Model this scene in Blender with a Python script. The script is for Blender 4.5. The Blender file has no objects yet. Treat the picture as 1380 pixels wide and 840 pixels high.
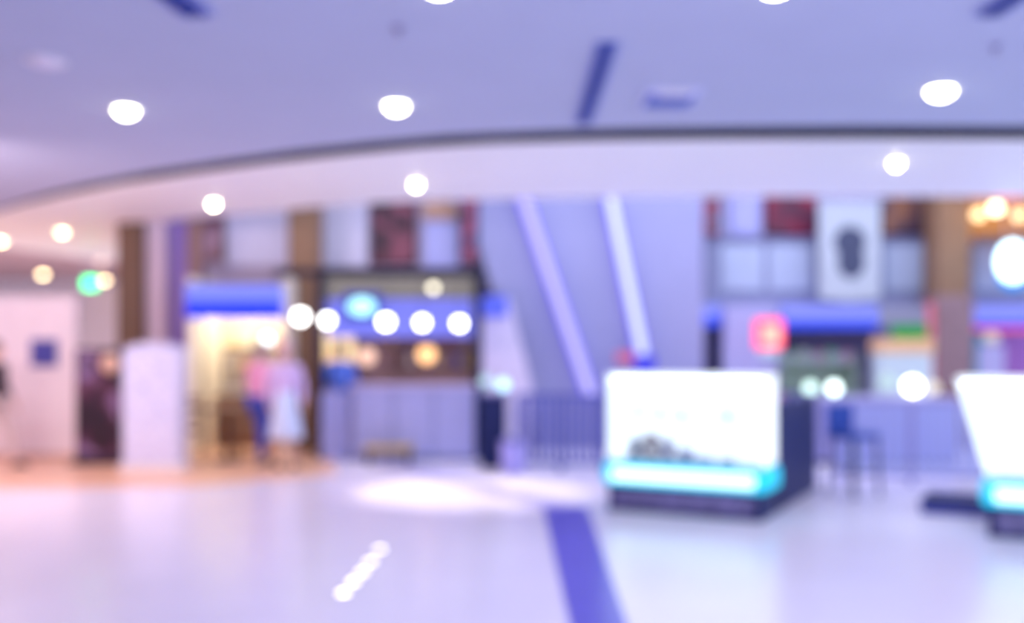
import bpy, bmesh, math, random
from mathutils import Vector, Matrix
random.seed(7)
SC = bpy.context.scene
COL = SC.collection
F = 1300.0            # focal length in pixels of the 1380 px wide frame
EYE = 1.5             # camera height
HZ = 475.0            # horizon row
CEIL = 3.4
PI = math.pi

# ------------------------------------------------------------------ camera
cam = bpy.data.cameras.new('camera'); cam_o = bpy.data.objects.new('camera', cam); COL.objects.link(cam_o)
cam_o.location = (0, 0, EYE); cam_o.rotation_euler = (PI/2, 0, 0)
cam.sensor_width = 36; cam.lens = F/1380*36; cam.shift_y = (HZ-420)/1380
cam.clip_end = 200
cam.dof.use_dof = True; cam.dof.focus_distance = 0.8; cam.dof.aperture_fstop = 2.0
SC.camera = cam_o
# ------------------------------------------------------------------ world, exposure
w = bpy.data.worlds.new('world'); SC.world = w; w.use_nodes = True
bg = w.node_tree.nodes['Background']; bg.inputs[0].default_value = (0.66, 0.73, 1.0, 1); bg.inputs[1].default_value = 1.32
SC.view_settings.view_transform = 'Standard'; SC.view_settings.look = 'None'
SC.view_settings.exposure = 0.14; SC.view_settings.gamma = 1.0
SC.cycles.use_denoising = True
SC.cycles.max_bounces = 6; SC.cycles.sample_clamp_indirect = 4.0; SC.cycles.caustics_reflective = False; SC.cycles.caustics_refractive = False

def area(name, loc, size, power, color, rot=(0, 0, 0), sizey=None):
    l = bpy.data.lights.new(name, 'AREA'); l.energy = power; l.color = color; l.size = size
    if sizey: l.shape = 'RECTANGLE'; l.size_y = sizey
    o = bpy.data.objects.new(name, l); COL.objects.link(o); o.location = loc; o.rotation_euler = rot; return o
def spot(loc, power, color, deg=70, blend=.6, rot=(0, 0, 0)):
    l = bpy.data.lights.new('downlight_beam', 'SPOT'); l.energy = power; l.color = color
    l.spot_size = math.radians(deg); l.spot_blend = blend; l.shadow_soft_size = .06
    o = bpy.data.objects.new('downlight_beam', l); COL.objects.link(o); o.location = loc; o.rotation_euler = rot; return o
# light of the atrium void, of the warm corridor and of the hall behind the camera
area('atrium_light', (3.5, 13.3, 5.6), 8, 210, (.74, .78, 1.0), (math.radians(-12), 0, 0), 2.5)
area('corridor_light', (-10, 18, 3.3), 4, 260, (1.0, .76, .66), (0, 0, 0), 8)
area('hall_light', (2, -2.0, 3.2), 8, 520, (.88, .88, 1.0), (math.radians(20), 0, 0), 3)

area('left_fill_light', (-6.5, 8.5, 3.36), 3, 280, (1.0, .76, .74), (math.radians(52), 0, 0), 1.2)  # unseen warm fill, added to brighten the partition and totem

# ------------------------------------------------------------------ materials
MATS = {}
def mat(name, c, rough=.5, metal=0, emit=None, es=0, vary=.04, scale=6, coat=0, spec=.5):
    if name in MATS: return MATS[name]
    m = bpy.data.materials.new(name); m.use_nodes = True; nt = m.node_tree; b = nt.nodes['Principled BSDF']
    b.inputs['Roughness'].default_value = rough; b.inputs['Metallic'].default_value = metal
    b.inputs['Coat Weight'].default_value = coat; b.inputs['Specular IOR Level'].default_value = spec
    tc = nt.nodes.new('ShaderNodeTexCoord'); n = nt.nodes.new('ShaderNodeTexNoise'); n.inputs['Scale'].default_value = scale
    n.inputs['Detail'].default_value = 3
    nt.links.new(tc.outputs['Object'], n.inputs['Vector'])
    r = nt.nodes.new('ShaderNodeValToRGB')
    r.color_ramp.elements[0].position = .3; r.color_ramp.elements[1].position = .7
    r.color_ramp.elements[0].color = (*[max(0, x*(1-vary)) for x in c], 1)
    r.color_ramp.elements[1].color = (*[min(1, x*(1+vary)) for x in c], 1)
    nt.links.new(n.outputs['Fac'], r.inputs['Fac']); nt.links.new(r.outputs['Color'], b.inputs['Base Color'])
    if emit:
        b.inputs['Emission Color'].default_value = (*emit, 1); b.inputs['Emission Strength'].default_value = es
    MATS[name] = m; return m
def glow(name, c, s): return mat(name, [x*.15 for x in c], .5, 0, c, s, spec=.2)
def print_mat(name, cols, scale=2.2, rough=.35, es=0, seed=0.0):
    """flat printed picture: soft voronoi patches of the given colours"""
    if name in MATS: return MATS[name]
    m = bpy.data.materials.new(name); m.use_nodes = True; nt = m.node_tree; b = nt.nodes['Principled BSDF']
    b.inputs['Roughness'].default_value = rough
    tc = nt.nodes.new('ShaderNodeTexCoord'); mp = nt.nodes.new('ShaderNodeMapping'); mp.inputs['Location'].default_value = (seed, seed*1.7, seed*.6)
    v = nt.nodes.new('ShaderNodeTexNoise'); v.inputs['Scale'].default_value = scale; v.inputs['Detail'].default_value = 1.5
    nt.links.new(tc.outputs['Object'], mp.inputs['Vector']); nt.links.new(mp.outputs['Vector'], v.inputs['Vector'])
    r = nt.nodes.new('ShaderNodeValToRGB'); e = r.color_ramp.elements
    n = len(cols)
    e[0].position = .3; e[0].color = (*cols[0], 1); e[1].position = .7; e[1].color = (*cols[-1], 1)
    for i in range(1, n-1):
        k = e.new(.3+.4*i/(n-1)); k.color = (*cols[i], 1)
    nt.links.new(v.outputs['Fac'], r.inputs['Fac']); nt.links.new(r.outputs['Color'], b.inputs['Base Color'])
    if es: nt.links.new(r.outputs['Color'], b.inputs['Emission Color']); b.inputs['Emission Strength'].default_value = es
    MATS[name] = m; return m
def glass_mat():
    if 'glass' in MATS: return MATS['glass']
    m = bpy.data.materials.new('glass'); m.use_nodes = True; nt = m.node_tree; nt.nodes.clear()
    o = nt.nodes.new('ShaderNodeOutputMaterial'); mx = nt.nodes.new('ShaderNodeMixShader'); t = nt.nodes.new('ShaderNodeBsdfTransparent')
    g = nt.nodes.new('ShaderNodeBsdfGlossy'); g.inputs['Roughness'].default_value = .03; fr = nt.nodes.new('ShaderNodeFresnel'); fr.inputs[0].default_value = 1.45
    t.inputs[0].default_value = (.93, .97, 1, 1)
    nt.links.new(fr.outputs[0], mx.inputs[0]); nt.links.new(t.outputs[0], mx.inputs[1]); nt.links.new(g.outputs[0], mx.inputs[2]); nt.links.new(mx.outputs[0], o.inputs[0])
    MATS['glass'] = m; return m

# ------------------------------------------------------------------ mesh helpers
class MB:
    def __init__(s): s.b = bmesh.new()
    def box(s, x0, x1, y0, y1, z0, z1, bev=0):
        b2 = bmesh.new()
        r = bmesh.ops.create_cube(b2, size=1)
        for v in b2.verts:
            v.co = ((x0+x1)/2+v.co.x*abs(x1-x0), (y0+y1)/2+v.co.y*abs(y1-y0), (z0+z1)/2+v.co.z*abs(z1-z0))
        if bev: bmesh.ops.bevel(b2, geom=list(b2.edges), offset=bev, segments=2, affect='EDGES', profile=.5)
        s._join(b2); return s
    def _join(s, b2, M=None):
        if M is not None: b2.transform(M)
        me = bpy.data.meshes.new('t'); b2.to_mesh(me); b2.free(); s.b.from_mesh(me); bpy.data.meshes.remove(me)
    def tube(s, p, q, r0, r1=None, n=12):
        p, q = Vector(p), Vector(q); d = q-p; b2 = bmesh.new()
        bmesh.ops.create_cone(b2, cap_ends=True, segments=n, radius1=r0, radius2=r0 if r1 is None else r1, depth=d.length)
        s._join(b2, Matrix.Translation((p+q)/2) @ d.to_track_quat('Z', 'Y').to_matrix().to_4x4()); return s
    def ball(s, c, r, sc=(1, 1, 1), n=16):
        b2 = bmesh.new(); bmesh.ops.create_uvsphere(b2, u_segments=n, v_segments=max(6, n//2), radius=r)
        s._join(b2, Matrix.Translation(c) @ Matrix.Diagonal((*sc, 1))); return s
    def lathe(s, prof, c=(0, 0, 0), n=24):
        b = s.b; rings = []
        for r, z in prof:
            rings.append([b.verts.new((c[0]+r*math.cos(2*PI*i/n), c[1]+r*math.sin(2*PI*i/n), c[2]+z)) for i in range(n)])
        for a, d in zip(rings, rings[1:]):
            for i in range(n): b.faces.new((a[i], a[(i+1) % n], d[(i+1) % n], d[i]))
        b.faces.new(rings[0][::-1]); b.faces.new(rings[-1]); return s
    def prism(s, pts, z0, z1):
        """pts in XY extruded in Z"""
        b2 = bmesh.new(); lo = [b2.verts.new((x, y, z0)) for x, y in pts]; hi = [b2.verts.new((x, y, z1)) for x, y in pts]
        n = len(pts); b2.faces.new(lo[::-1]); b2.faces.new(hi)
        for i in range(n): b2.faces.new((lo[i], lo[(i+1) % n], hi[(i+1) % n], hi[i]))
        bmesh.ops.recalc_face_normals(b2, faces=b2.faces); bmesh.ops.triangulate(b2, faces=[f for f in b2.faces if len(f.verts) > 4])
        s._join(b2); return s
    def wallprism(s, pts, y0, y1):
        """pts in XZ extruded in Y"""
        b2 = bmesh.new(); lo = [b2.verts.new((x, y0, z)) for x, z in pts]; hi = [b2.verts.new((x, y1, z)) for x, z in pts]
        n = len(pts); b2.faces.new(lo); b2.faces.new(hi[::-1])
        for i in range(n): b2.faces.new((lo[i], lo[(i+1) % n], hi[(i+1) % n], hi[i]))
        bmesh.ops.recalc_face_normals(b2, faces=b2.faces); bmesh.ops.triangulate(b2, faces=[f for f in b2.faces if len(f.verts) > 4])
        s._join(b2); return s
    def build(s, name, m, parent=None, smooth=False):
        me = bpy.data.meshes.new(name); s.b.to_mesh(me); s.b.free(); me.materials.append(m)
        if smooth:
            for p in me.polygons: p.use_smooth = True
        o = bpy.data.objects.new(name, me); COL.objects.link(o)
        if parent: o.parent = parent
        return o
def bx(*a, bev=0): return MB().box(*a, bev=bev)
def thing(name, label, cat, loc=(0, 0, 0), rz=0, group=None):
    o = bpy.data.objects.new(name, None); COL.objects.link(o); o.location = loc; o.rotation_euler = (0, 0, rz)
    return tag(o, label, cat, group)
def tag(o, label, cat, group=None):
    o['label'] = label; o['category'] = cat
    if group: o['group'] = group
    return o
def struct(o): o['kind'] = 'structure'; return o
def dup(root, loc, label, group=None, rz=None):
    r = root.copy(); COL.objects.link(r); r.location = loc; r['label'] = label
    if group: r['group'] = group
    if rz is not None: r.rotation_euler = (0, 0, rz)
    for ch in list(root.children):
        c = ch.copy(); COL.objects.link(c); c.parent = r
        for g in list(ch.children):
            d = g.copy(); COL.objects.link(d); d.parent = c
    return r
def X(px, D): return (px-690)/F*D
def Z(py, D): return EYE-(py-HZ)/F*D
def fl(px, py):                     # floor point
    D = F*EYE/(py-HZ); return (X(px, D), D)
def ce(px, py):                     # ceiling point
    D = F*(CEIL-EYE)/(HZ-py); return (X(px, D), D)

white = mat('white_paint', (.80, .80, .86), .5)
lilac = mat('lilac_paint', (.50, .50, .74), .6)
dark = mat('dark_metal', (.012, .012, .035), .5, spec=.25)
darkblue = mat('navy_lacquer', (.008, .016, .10), .5, spec=.25)
brown = mat('brown_wood', (.20, .10, .06), .5, vary=.25, scale=9)
tan = mat('tan_stone', (.27, .145, .075), .5, vary=.1)
steel = mat('brushed_steel', (.45, .45, .6), .35, .8)
bluefab = mat('blue_fabric', (.03, .08, .40), .8)

# ------------------------------------------------------------------ floor
floor_m = mat('polished_stone', (.92, .86, .97), .26, vary=.02, scale=1.5, spec=.45)
struct(bx(-24, 14, -4, 34, -.1, 0).build('floor', floor_m))
warm_floor = mat('peach_floor', (.95, .56, .36), .3, vary=.08, scale=3)  # peach colour of the floor zone before the left shops
struct(MB().prism([fl(-60, 660), fl(250, 657), fl(455, 640), fl(450, 618), (-3.8, 16.3), (-12, 16.3)], .001, .007).build('trim_1', warm_floor))
inlay = mat('violet_stone', (.10, .08, .60), .28, vary=.08, scale=3)
struct(MB().prism([(.34, 2.0), (.56, 2.0), (.72, 9.3), (.30, 9.3)], .001, .008).build('trim_2', inlay))
inlay2 = mat('grey_violet_stone', (.56, .52, .80), .26, vary=.05, scale=3)
struct(MB().prism([(.30, 9.28), (.72, 9.3), fl(560, 628), fl(500, 627)], .001, .0075).build('trim_3', inlay2))

# ------------------------------------------------------------------ ceiling: near slab, dark groove, pale ring
GR = [(1500, 172), (1380, 171), (1200, 170), (1000, 171), (850, 173), (700, 178), (600, 183), (500, 192), (400, 203), (300, 217), (200, 232), (120, 248), (60, 262), (15, 276), (-20, 291), (-60, 312)]
def off(pts, d):
    out = []
    for i, p in enumerate(pts):
        a = Vector(pts[max(0, i-1)]); c = Vector(pts[min(len(pts)-1, i+1)]); t = (c-a).normalized(); n = Vector((t.y, -t.x))
        if n.y < 0 and abs(n.y) > abs(n.x): n = -n
        if n.x > 0 and abs(n.x) >= abs(n.y): n = -n
        out.append((p[0]+n.x*d, p[1]+n.y*d))
    return out
g0 = [ce(*p) for p in GR]
g1 = [(x*1.0, y) for x, y in off(g0, -.30)]
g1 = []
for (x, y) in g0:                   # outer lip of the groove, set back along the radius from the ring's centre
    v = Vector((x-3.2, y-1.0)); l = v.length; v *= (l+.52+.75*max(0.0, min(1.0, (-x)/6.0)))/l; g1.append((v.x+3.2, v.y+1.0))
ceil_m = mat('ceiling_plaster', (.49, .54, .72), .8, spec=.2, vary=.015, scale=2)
ring_m = mat('ring_lit_plaster', (.97, .98, 1.0), .5, vary=.01, scale=2)  # whiter than the near ceiling, atrium light put into the colour
def sheet(pairs, z0, z1):
    """thick slab between two matched polylines"""
    b = MB()
    for (a, c), (a2, c2) in zip(pairs, pairs[1:]):
        b.prism([a, a2, c2, c], z0, z1)
    bmesh.ops.remove_doubles(b.b, verts=b.b.verts, dist=1e-4)
    return b
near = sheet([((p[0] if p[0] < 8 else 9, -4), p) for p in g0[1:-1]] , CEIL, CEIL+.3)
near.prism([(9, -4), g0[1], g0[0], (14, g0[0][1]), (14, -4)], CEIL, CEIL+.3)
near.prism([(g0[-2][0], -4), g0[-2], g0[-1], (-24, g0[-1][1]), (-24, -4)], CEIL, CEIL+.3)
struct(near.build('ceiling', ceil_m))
groove_m = mat('groove_shade', (.008, .006, .02), 1.0, spec=0)  # near-black colour carries the shade of a deep groove; the strip is almost flush
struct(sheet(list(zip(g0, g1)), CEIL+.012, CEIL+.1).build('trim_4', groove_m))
BE = [(1500, 265), (1380, 265), (1200, 265), (1000, 265), (850, 266), (700, 268), (600, 270), (500, 274), (430, 279), (380, 284), (320, 289), (280, 293), (240, 297), (195, 299)]
be = [ce(*p) for p in BE] + [(-5.9, 14.2), (-6.9, 26.3)]
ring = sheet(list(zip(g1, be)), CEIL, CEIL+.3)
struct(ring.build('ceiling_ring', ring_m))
corr_m = mat('corridor_plaster', (.50, .37, .40), .7, vary=.02)
cc = MB(); cc.prism([g1[-1], be[-1], (-24, 26.3), (-24, g1[-1][1])], CEIL+.02, CEIL+.32)
struct(cc.build('ceiling_corridor', corr_m))

# ------------------------------------------------------------------ walls
wall_m = mat('wall_lavender', (.60, .58, .78), .6)
struct(bx(-6.8, 14, 17.5, 17.7, 0, 6.0).build('wall_back', wall_m))
pinkwall = mat('wall_pinkish', (.86, .78, .84), .6)
struct(bx(-24, -6.8, 26.2, 26.4, 0, 3.4).build('wall_corridor', pinkwall))
struct(bx(-7.0, -6.8, 17.7, 26.2, 0, 3.4).build('wall_side', wall_m))
struct(bx(-9.8, -9.5, -4, 11.5, 0, 3.4).build('wall_left_bounce', mat('bounce_rose', (.80, .36, .40), .7)))  # unseen wall, added to block blue ambient and bounce pink onto the ceiling
struct(bx(-9.8, -1.5, -4.3, -4, 0, 3.7).build('wall_rear_bounce', mat('bounce_mauve', (.55, .34, .46), .7)))  # unseen partial wall, added to cut blue ambient on the left ceiling
part = thing('partition_wall', 'low pinkish white partition wall at far left carrying the blue square sign', 'partition', (X(-200, 13.6), 13.6, 0))
bx(0, X(102, 13.6)-X(-200, 13.6), 0, .12, 0.08, 2.25).build('panel', pinkwall, part)
bx(0, X(102, 13.6)-X(-200, 13.6), -.02, .14, 0, .08).build('baseboard', mat('peach_base', (.7, .5, .42), .4), part)
bx(0, X(102, 13.6)-X(-200, 13.6), -.01, .13, 2.25, 2.29).build('cap', white, part)
s = thing('wall_sign', 'small square navy sign on the pinkish partition wall', 'sign', (X(58, 13.55), 13.59, Z(476, 13.55)))
bx(-.19, .19, -.03, 0, -.19, .19, bev=.01).build('frame', mat('blue_frame', (.12, .12, .40), .4), s)
bx(-.16, .16, -.036, -.03, -.16, .16).build('face', mat('blue_face', (.05, .06, .34), .4, vary=.2, scale=12), s)

# ------------------------------------------------------------------ downlights
lampW = glow('lamp_warm_white', (1.0, .90, .66), 34)
lampN = glow('lamp_near', (1.0, .95, .70), 17)
lampA = glow('lamp_amber', (1.0, .78, .42), 17)
lampD = glow('lamp_dim', (1.0, .72, .60), 3)
rim_m = mat('rim_white', (.75, .75, .85), .4)
def downlight(px, py, r, lm, label, group, dz=0, sp=None):
    x, y = ce(px, py)
    t = thing('downlight', label, 'ceiling light', (x, y, CEIL+dz), 0, group)
    MB().lathe([(r*.95, 0), (r*1.0, -.012), (r*1.35, -.012), (r*1.4, 0), (r*1.4, .0)]).build('rim', rim_m, t, True)
    MB().lathe([(r*.92, .002), (r*.9, -.02), (r*.65, -.045), (r*.3, -.058), (.002, -.06)]).build('lamp', lm, t, True)
    if sp: spot((x, y, CEIL+dz-.1), sp[0], sp[1], sp[2], .5, sp[3] if len(sp) > 3 else (0, 0, 0))
G1, G2, G3 = 'large downlights in the near ceiling', 'small downlights in the pale ceiling ring', 'amber corridor downlights'
downlight(170, 147, .085, lampN, 'large round downlight in near ceiling, left of the three in its row', G1, 0, (50, (1, .92, .95), 110))
downlight(534, 141, .085, lampN, 'large round downlight in near ceiling, middle one of its row', G1, 0, (40, (.95, .92, 1), 110))
downlight(1268, 121, .095, lampN, 'large round downlight in near ceiling at right above the second kiosk', G1, 0, (50, (.95, .95, 1), 110))
downlight(592, -22, .09, lampN, 'large downlight cut by the top edge of the photo, left of centre', G1, 0, (40, (.95, .92, 1), 110))
downlight(1045, -22, .09, lampN, 'large downlight cut by the top edge of the photo, right of centre', G1, 0, (40, (.95, .92, 1), 110))
downlight(288, 273, .048, lampW, 'small white downlight in pale ring above the left shop', G2, 0, (40, (1, .85, .75), 90))
downlight(561, 247, .048, lampW, 'small white downlight in pale ring above the middle café counter', G2, 0, (430, (1, .90, .82), 48, (math.radians(-6), math.radians(-10), 0)))
downlight(1208, 218, .05, lampW, 'small white downlight in pale ring at right above second kiosk', G2, 0, (40, (.9, .92, 1), 100))
downlight(84, 313, .075, lampA, 'amber downlight nearest the dark groove end at left', G3, .02, (60, (1, .75, .6), 110))
downlight(1, 325, .075, lampA, 'amber downlight cut by the left edge of the photo', G3, .02, (60, (1, .75, .6), 110))
downlight(58, 370, .10, lampA, 'amber downlight above the partition wall, left of the green exit sign', G3, .02)
downlight(136, 352, .10, lampD, 'dim pinkish downlight above the green exit sign', G3, .02)
downlight(141, 378, .10, lampA, 'amber downlight right behind the green exit sign', G3, .02)

# ceiling fittings
vent_dark = mat('vent_blue', (.03, .10, .60), .5)  # plain dark blue of the vent openings
def slot(x, y0, y1, wd, label, rz=0):
    t = thing('slot_vent', label, 'vent', (x, y0, CEIL), rz, 'linear slot vents in the near ceiling'); L = y1-y0
    bx(-wd/2, wd/2, 0, L, -.012, -.002).build('recess', vent_dark, t)
    for sx in (-1, 1): bx(sx*wd/2-.012, sx*wd/2+.012, 0, L, -.022, 0).build('frame_edge', mat('vent_edge', (.20, .25, .62), .4), t)
    n = 3
    for i in range(n):
        xx = -wd/2+wd*(i+1)/(n+1); bx(xx-.006, xx+.006, 0, L, -.03, -.012).build('slat', mat('slot_slat', (.02, .05, .3), .5), t)
slot(.585, 5.9, 7.95, .12, 'long dark blue slot vent right of centre in near ceiling')
slot(-1.98, 3.6, 5.42, .17, 'dark slot vent at top left corner of the ceiling', math.radians(-7))
slot(2.72, 3.6, 5.4, .14, 'dark slot vent cut by the top right corner of the photo', math.radians(2))
x0, y0 = ce(870, 140); x1, y1 = ce(938, 122)
t = thing('ceiling_vent', 'small rectangular vent with bright lip right of the long slot vent', 'vent', ((x0+x1)/2, (y0+y1)/2, CEIL))
hw, hd = .20, .26
bx(-hw, hw, -hd, hd, -.012, 0).build('frame', mat('vent_frame', (.6, .64, .9), .4), t)
bx(-hw+.03, hw-.03, -.1, hd-.04, -.02, -.012).build('grille', vent_dark, t)
for i in range(4): bx(-hw+.03, hw-.03, -.08+i*.075, -.065+i*.075, -.035, -.02).build('slat', mat('vent_slat', (.12, .2, .6), .4), t)
bx(-.12, .12, -hd+.02, -.12, -.03, -.012).build('lip', white, t)
x, y = ce(62, 82)
t = thing('ceiling_speaker', 'pale round flush speaker at upper left of the ceiling', 'speaker', (x, y, CEIL))
MB().lathe([(.10, 0), (.12, -.015), (.13, -.01), (.13, 0)]).build('rim', white, t, True); MB().lathe([(.1, -.004), (.09, -.022), (.01, -.028)]).build('grille', mat('speaker_grille', (.85, .8, .95), .6), t, True)
for (px, py, lb) in ((537, 37, 'tiny sprinkler head above the middle downlight of the near row'), (1342, 62, 'tiny sprinkler head above right large downlight')):
    x, y = ce(px, py); t = thing('sprinkler', lb, 'sprinkler', (x, y, CEIL), 0, 'sprinkler heads in the ceiling')
    MB().lathe([(.04, 0), (.035, -.012), (.01, -.014)]).build('escutcheon', mat('grey_plate', (.3, .28, .5), .4), t, True)
    MB().lathe([(.012, -.014), (.01, -.04), (.028, -.042), (.026, -.048)]).build('head', steel, t, True)
# exit sign
t = thing('exit_sign', 'green lit exit sign hanging in the corridor at left', 'sign', (X(122, 18), 18, 0))
zc = Z(382, 18)
bx(-.12, .12, -.03, .03, zc-.10, zc+.10, bev=.008).build('box', glow('exit_green', (.02, .80, .28), 6), t)
for sx in (-.08, .08): MB().tube((sx, 0, zc+.09), (sx, 0, CEIL+.02), .008, n=8).build('hanger', steel, t)

# ------------------------------------------------------------------ row of glowing discs in the floor
fl_l = glow('floor_disc_glow', (1.0, .96, .90), 6)
names = ['nearest the camera in its row', 'second from the camera in its row', 'middle of its row', 'second from the far end of its row', 'farthest from the camera in its row']
for (px, py), nm in zip(((463, 801), (476, 786), (488, 773), (499, 759), (512, 742)), names):
    x, y = fl(px, py); t = thing('floor_disc', 'small round white glowing floor disc, '+nm, 'floor light', (x, y, 0), 0, 'row of glowing floor discs')
    MB().lathe([(.055, 0), (.055, .006), (.038, .008), (.036, .006)]).build('rim', steel, t, True)
    MB().lathe([(.036, .004), (.033, .009), (.002, .012)]).build('lens', fl_l, t, True)

# ------------------------------------------------------------------ columns
def column(px0, px1, D, ztop, m, label, m2=None, grp=None):
    xc = (X(px0, D)+X(px1, D))/2; h = (X(px1, D)-X(px0, D))/2
    t = thing('column', label, 'column', (xc, D+h, 0), 0, grp)
    bx(-h, h, -h, h, .12, ztop, bev=.015).build('shaft', m, t)
    bx(-h-.02, h+.02, -h-.02, h+.02, 0, .12, bev=.008).build('plinth', m2 or m, t)
    return t
column(157, 190, 14.3, 5.5, mat('dark_brown_stone', (.13, .065, .035), .5, vary=.1), 'dark brown square column at far left behind the poster stand')
column(193, 222, 14.5, 5.5, mat('pink_stone', (.62, .50, .62), .5), 'pale pinkish column between brown column and purple column')
pc = column(226, 250, 14.7, 5.5, mat('purple_stone', (.26, .17, .55), .5), 'narrow purple column beside the left shop')
column(252, 270, 14.4, 5.5, mat('brown_stone', (.24, .13, .12), .5), 'narrow brown column at left edge of the blue signed shop')
column(388, 428, 14.6, 5.5, tan, 'tan brown column rising between the left shop and the middle café')
rc = column(1263, 1308, 14.9, 5.5, tan, 'tan brown column at right behind second kiosk')
bx(-.29, .29, -.30, .30, .9, Z(398, 14.9), bev=.01).build('wood_casing', mat('casing', (.28, .17, .18), .5, vary=.15), rc)

# ------------------------------------------------------------------ people
def skin_mesh(vs, es, rs, sub=1, root=0):
    me = bpy.data.meshes.new('sk'); me.from_pydata([tuple(v) for v in vs], es, [])
    o = bpy.data.objects.new('sk', me); COL.objects.link(o)
    md = o.modifiers.new('s', 'SKIN'); md.use_smooth_shade = True
    for i, r in enumerate(rs):
        sv = me.skin_vertices[0].data[i]; sv.radius = (r, r) if not isinstance(r, tuple) else r; sv.use_root = (i == root)
    s2 = o.modifiers.new('b', 'SUBSURF'); s2.levels = sub; s2.render_levels = sub
    dg = bpy.context.evaluated_depsgraph_get(); dg.update()
    out = bpy.data.meshes.new_from_object(o.evaluated_get(dg)); bpy.data.objects.remove(o); bpy.data.meshes.remove(me)
    return out
def mobj(name, meshes, m, parent):
    b = bmesh.new()
    for x in meshes: b.from_mesh(x)
    me = bpy.data.meshes.new(name); b.to_mesh(me); b.free(); me.materials.clear(); me.materials.append(m)
    for p in me.polygons: p.use_smooth = True; p.material_index = 0
    o = bpy.data.objects.new(name, me); COL.objects.link(o); o.parent = parent; return o
skin_m = mat('skin', (.72, .46, .38), .5)
def person(loc, yaw, h, topm, botm, hairm, label, skirt=False, walk=.12, bend=.5, shoem=None, longhair=True):
    t = thing('person', label, 'person', loc, yaw); k = h/1.7
    J = {}
    def P(n, x, y, z): J[n] = Vector((x, y, z))*k
    P('pel', 0, 0, .93); P('wai', 0, 0, 1.08); P('che', 0, -.01, 1.26); P('nek', 0, 0, 1.43); P('neu', 0, -.015, 1.50)
    for s_, sg in (('l', -1), ('r', 1)):
        f = walk*sg
        P('hip'+s_, .09*sg, 0, .88); P('kne'+s_, .10*sg, -f*.6-.02, .49); P('ank'+s_, .10*sg, -f, .09); P('toe'+s_, .11*sg, -f-.15, .035)
        P('sho'+s_, .17*sg, 0, 1.38); P('elb'+s_, .225*sg, .02, 1.11)
        b = bend if sg > 0 else bend*.4
        P('wri'+s_, .22*sg, -.24*math.sin(b), 1.11-.24*math.cos(b)); P('pal'+s_, .215*sg, -.30*math.sin(b)-.005, 1.11-.31*math.cos(b))
    R = dict(pel=.13, wai=.11, che=.125, nek=.06, neu=.05)
    for s_ in 'lr': R.update({'hip'+s_: .088, 'kne'+s_: .056, 'ank'+s_: .036, 'toe'+s_: .03, 'sho'+s_: .055, 'elb'+s_: .04, 'wri'+s_: .026, 'pal'+s_: .032})
    E = [('pel', 'wai'), ('wai', 'che'), ('che', 'nek'), ('nek', 'neu')]
    for s_ in 'lr': E += [('pel', 'hip'+s_), ('hip'+s_, 'kne'+s_), ('kne'+s_, 'ank'+s_), ('ank'+s_, 'toe'+s_), ('che', 'sho'+s_), ('sho'+s_, 'elb'+s_), ('elb'+s_, 'wri'+s_), ('wri'+s_, 'pal'+s_)]
    def sk(names, ex=0, ov={}):
        ns = list(names); id_ = {n: i for i, n in enumerate(ns)}
        es = [(id_[a], id_[b]) for a, b in E if a in id_ and b in id_]
        return skin_mesh([J[n]+ov.get(n, Vector()) for n in ns], es, [(R[n]+ex)*k for n in ns])
    body = [sk(J.keys())]
    # fingers
    fb = MB()
    for s_, sg in (('l', -1), ('r', 1)):
        p = J['pal'+s_]; d = (J['pal'+s_]-J['wri'+s_]).normalized()
        for i in range(4):
            L = (.075, .085, .08, .06)[i]*k; q = p+Vector((0, (-.027+.018*i)*k, 0))+d*.018*k
            m_ = q+d*L*.55; e = m_+(d+Vector((-sg*.5, -.1, 0))).normalized()*L*.45
            fb.tube(q, m_, .009*k, .0085*k, 8); fb.tube(m_, e, .0085*k, .006*k, 8); fb.ball(m_, .0086*k, n=8)
        q = p+Vector((0, -.03*k, .01*k)); fb.tube(q, q+(d*.6+Vector((-sg*.2, -.7, 0))).normalized()*.05*k, .011*k, .008*k, 8)
    me = bpy.data.meshes.new('f'); fb.b.to_mesh(me); fb.b.free(); body.append(me)
    # head
    hb = MB(); hc = Vector((0, -.03, 1.605))*k
    hb.ball(hc, .1*k, (.80, .96, 1.17), 20); hb.ball(hc+Vector((0, -.03, -.055))*k, .06*k, (.85, .95, .85), 14)
    hb.tube(hc+Vector((0, -.088, .015))*k, hc+Vector((0, -.112, -.02))*k, .008*k, .014*k, 8)
    for sx in (-1, 1):
        hb.ball(hc+Vector((sx*.078, .005, -.005))*k, .022*k, (.4, .8, 1.2), 10); hb.ball(hc+Vector((sx*.03, -.088, .015))*k, .011*k, n=8)
    hb.ball(hc+Vector((0, -.09, -.052))*k, .02*k, (1.2, .4, .35), 10)
    me = bpy.data.meshes.new('h'); hb.b.to_mesh(me); hb.b.free(); body.append(me)
    mobj('body', body, skin_m, t)
    for sx in (-1, 1): MB().ball(hc+Vector((sx*.03, -.098, .015))*k, .0055*k, n=8).build('eye', dark, t)
    hr = MB(); hr.ball(hc+Vector((0, .018, .026))*k, .108*k, (.86, .96, 1.1), 18)
    if longhair: hr.ball(hc+Vector((0, .06, -.09))*k, .09*k, (.85, .5, 1.5), 14)
    hr.build('hair', hairm, t, True)
    up = ['wai', 'che', 'nek', 'shol', 'elbl', 'shor', 'elbr', 'wril', 'wrir', 'pel']
    R2 = dict(R); 
    mobj('top', [sk(up, .018)], topm, t)
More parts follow.
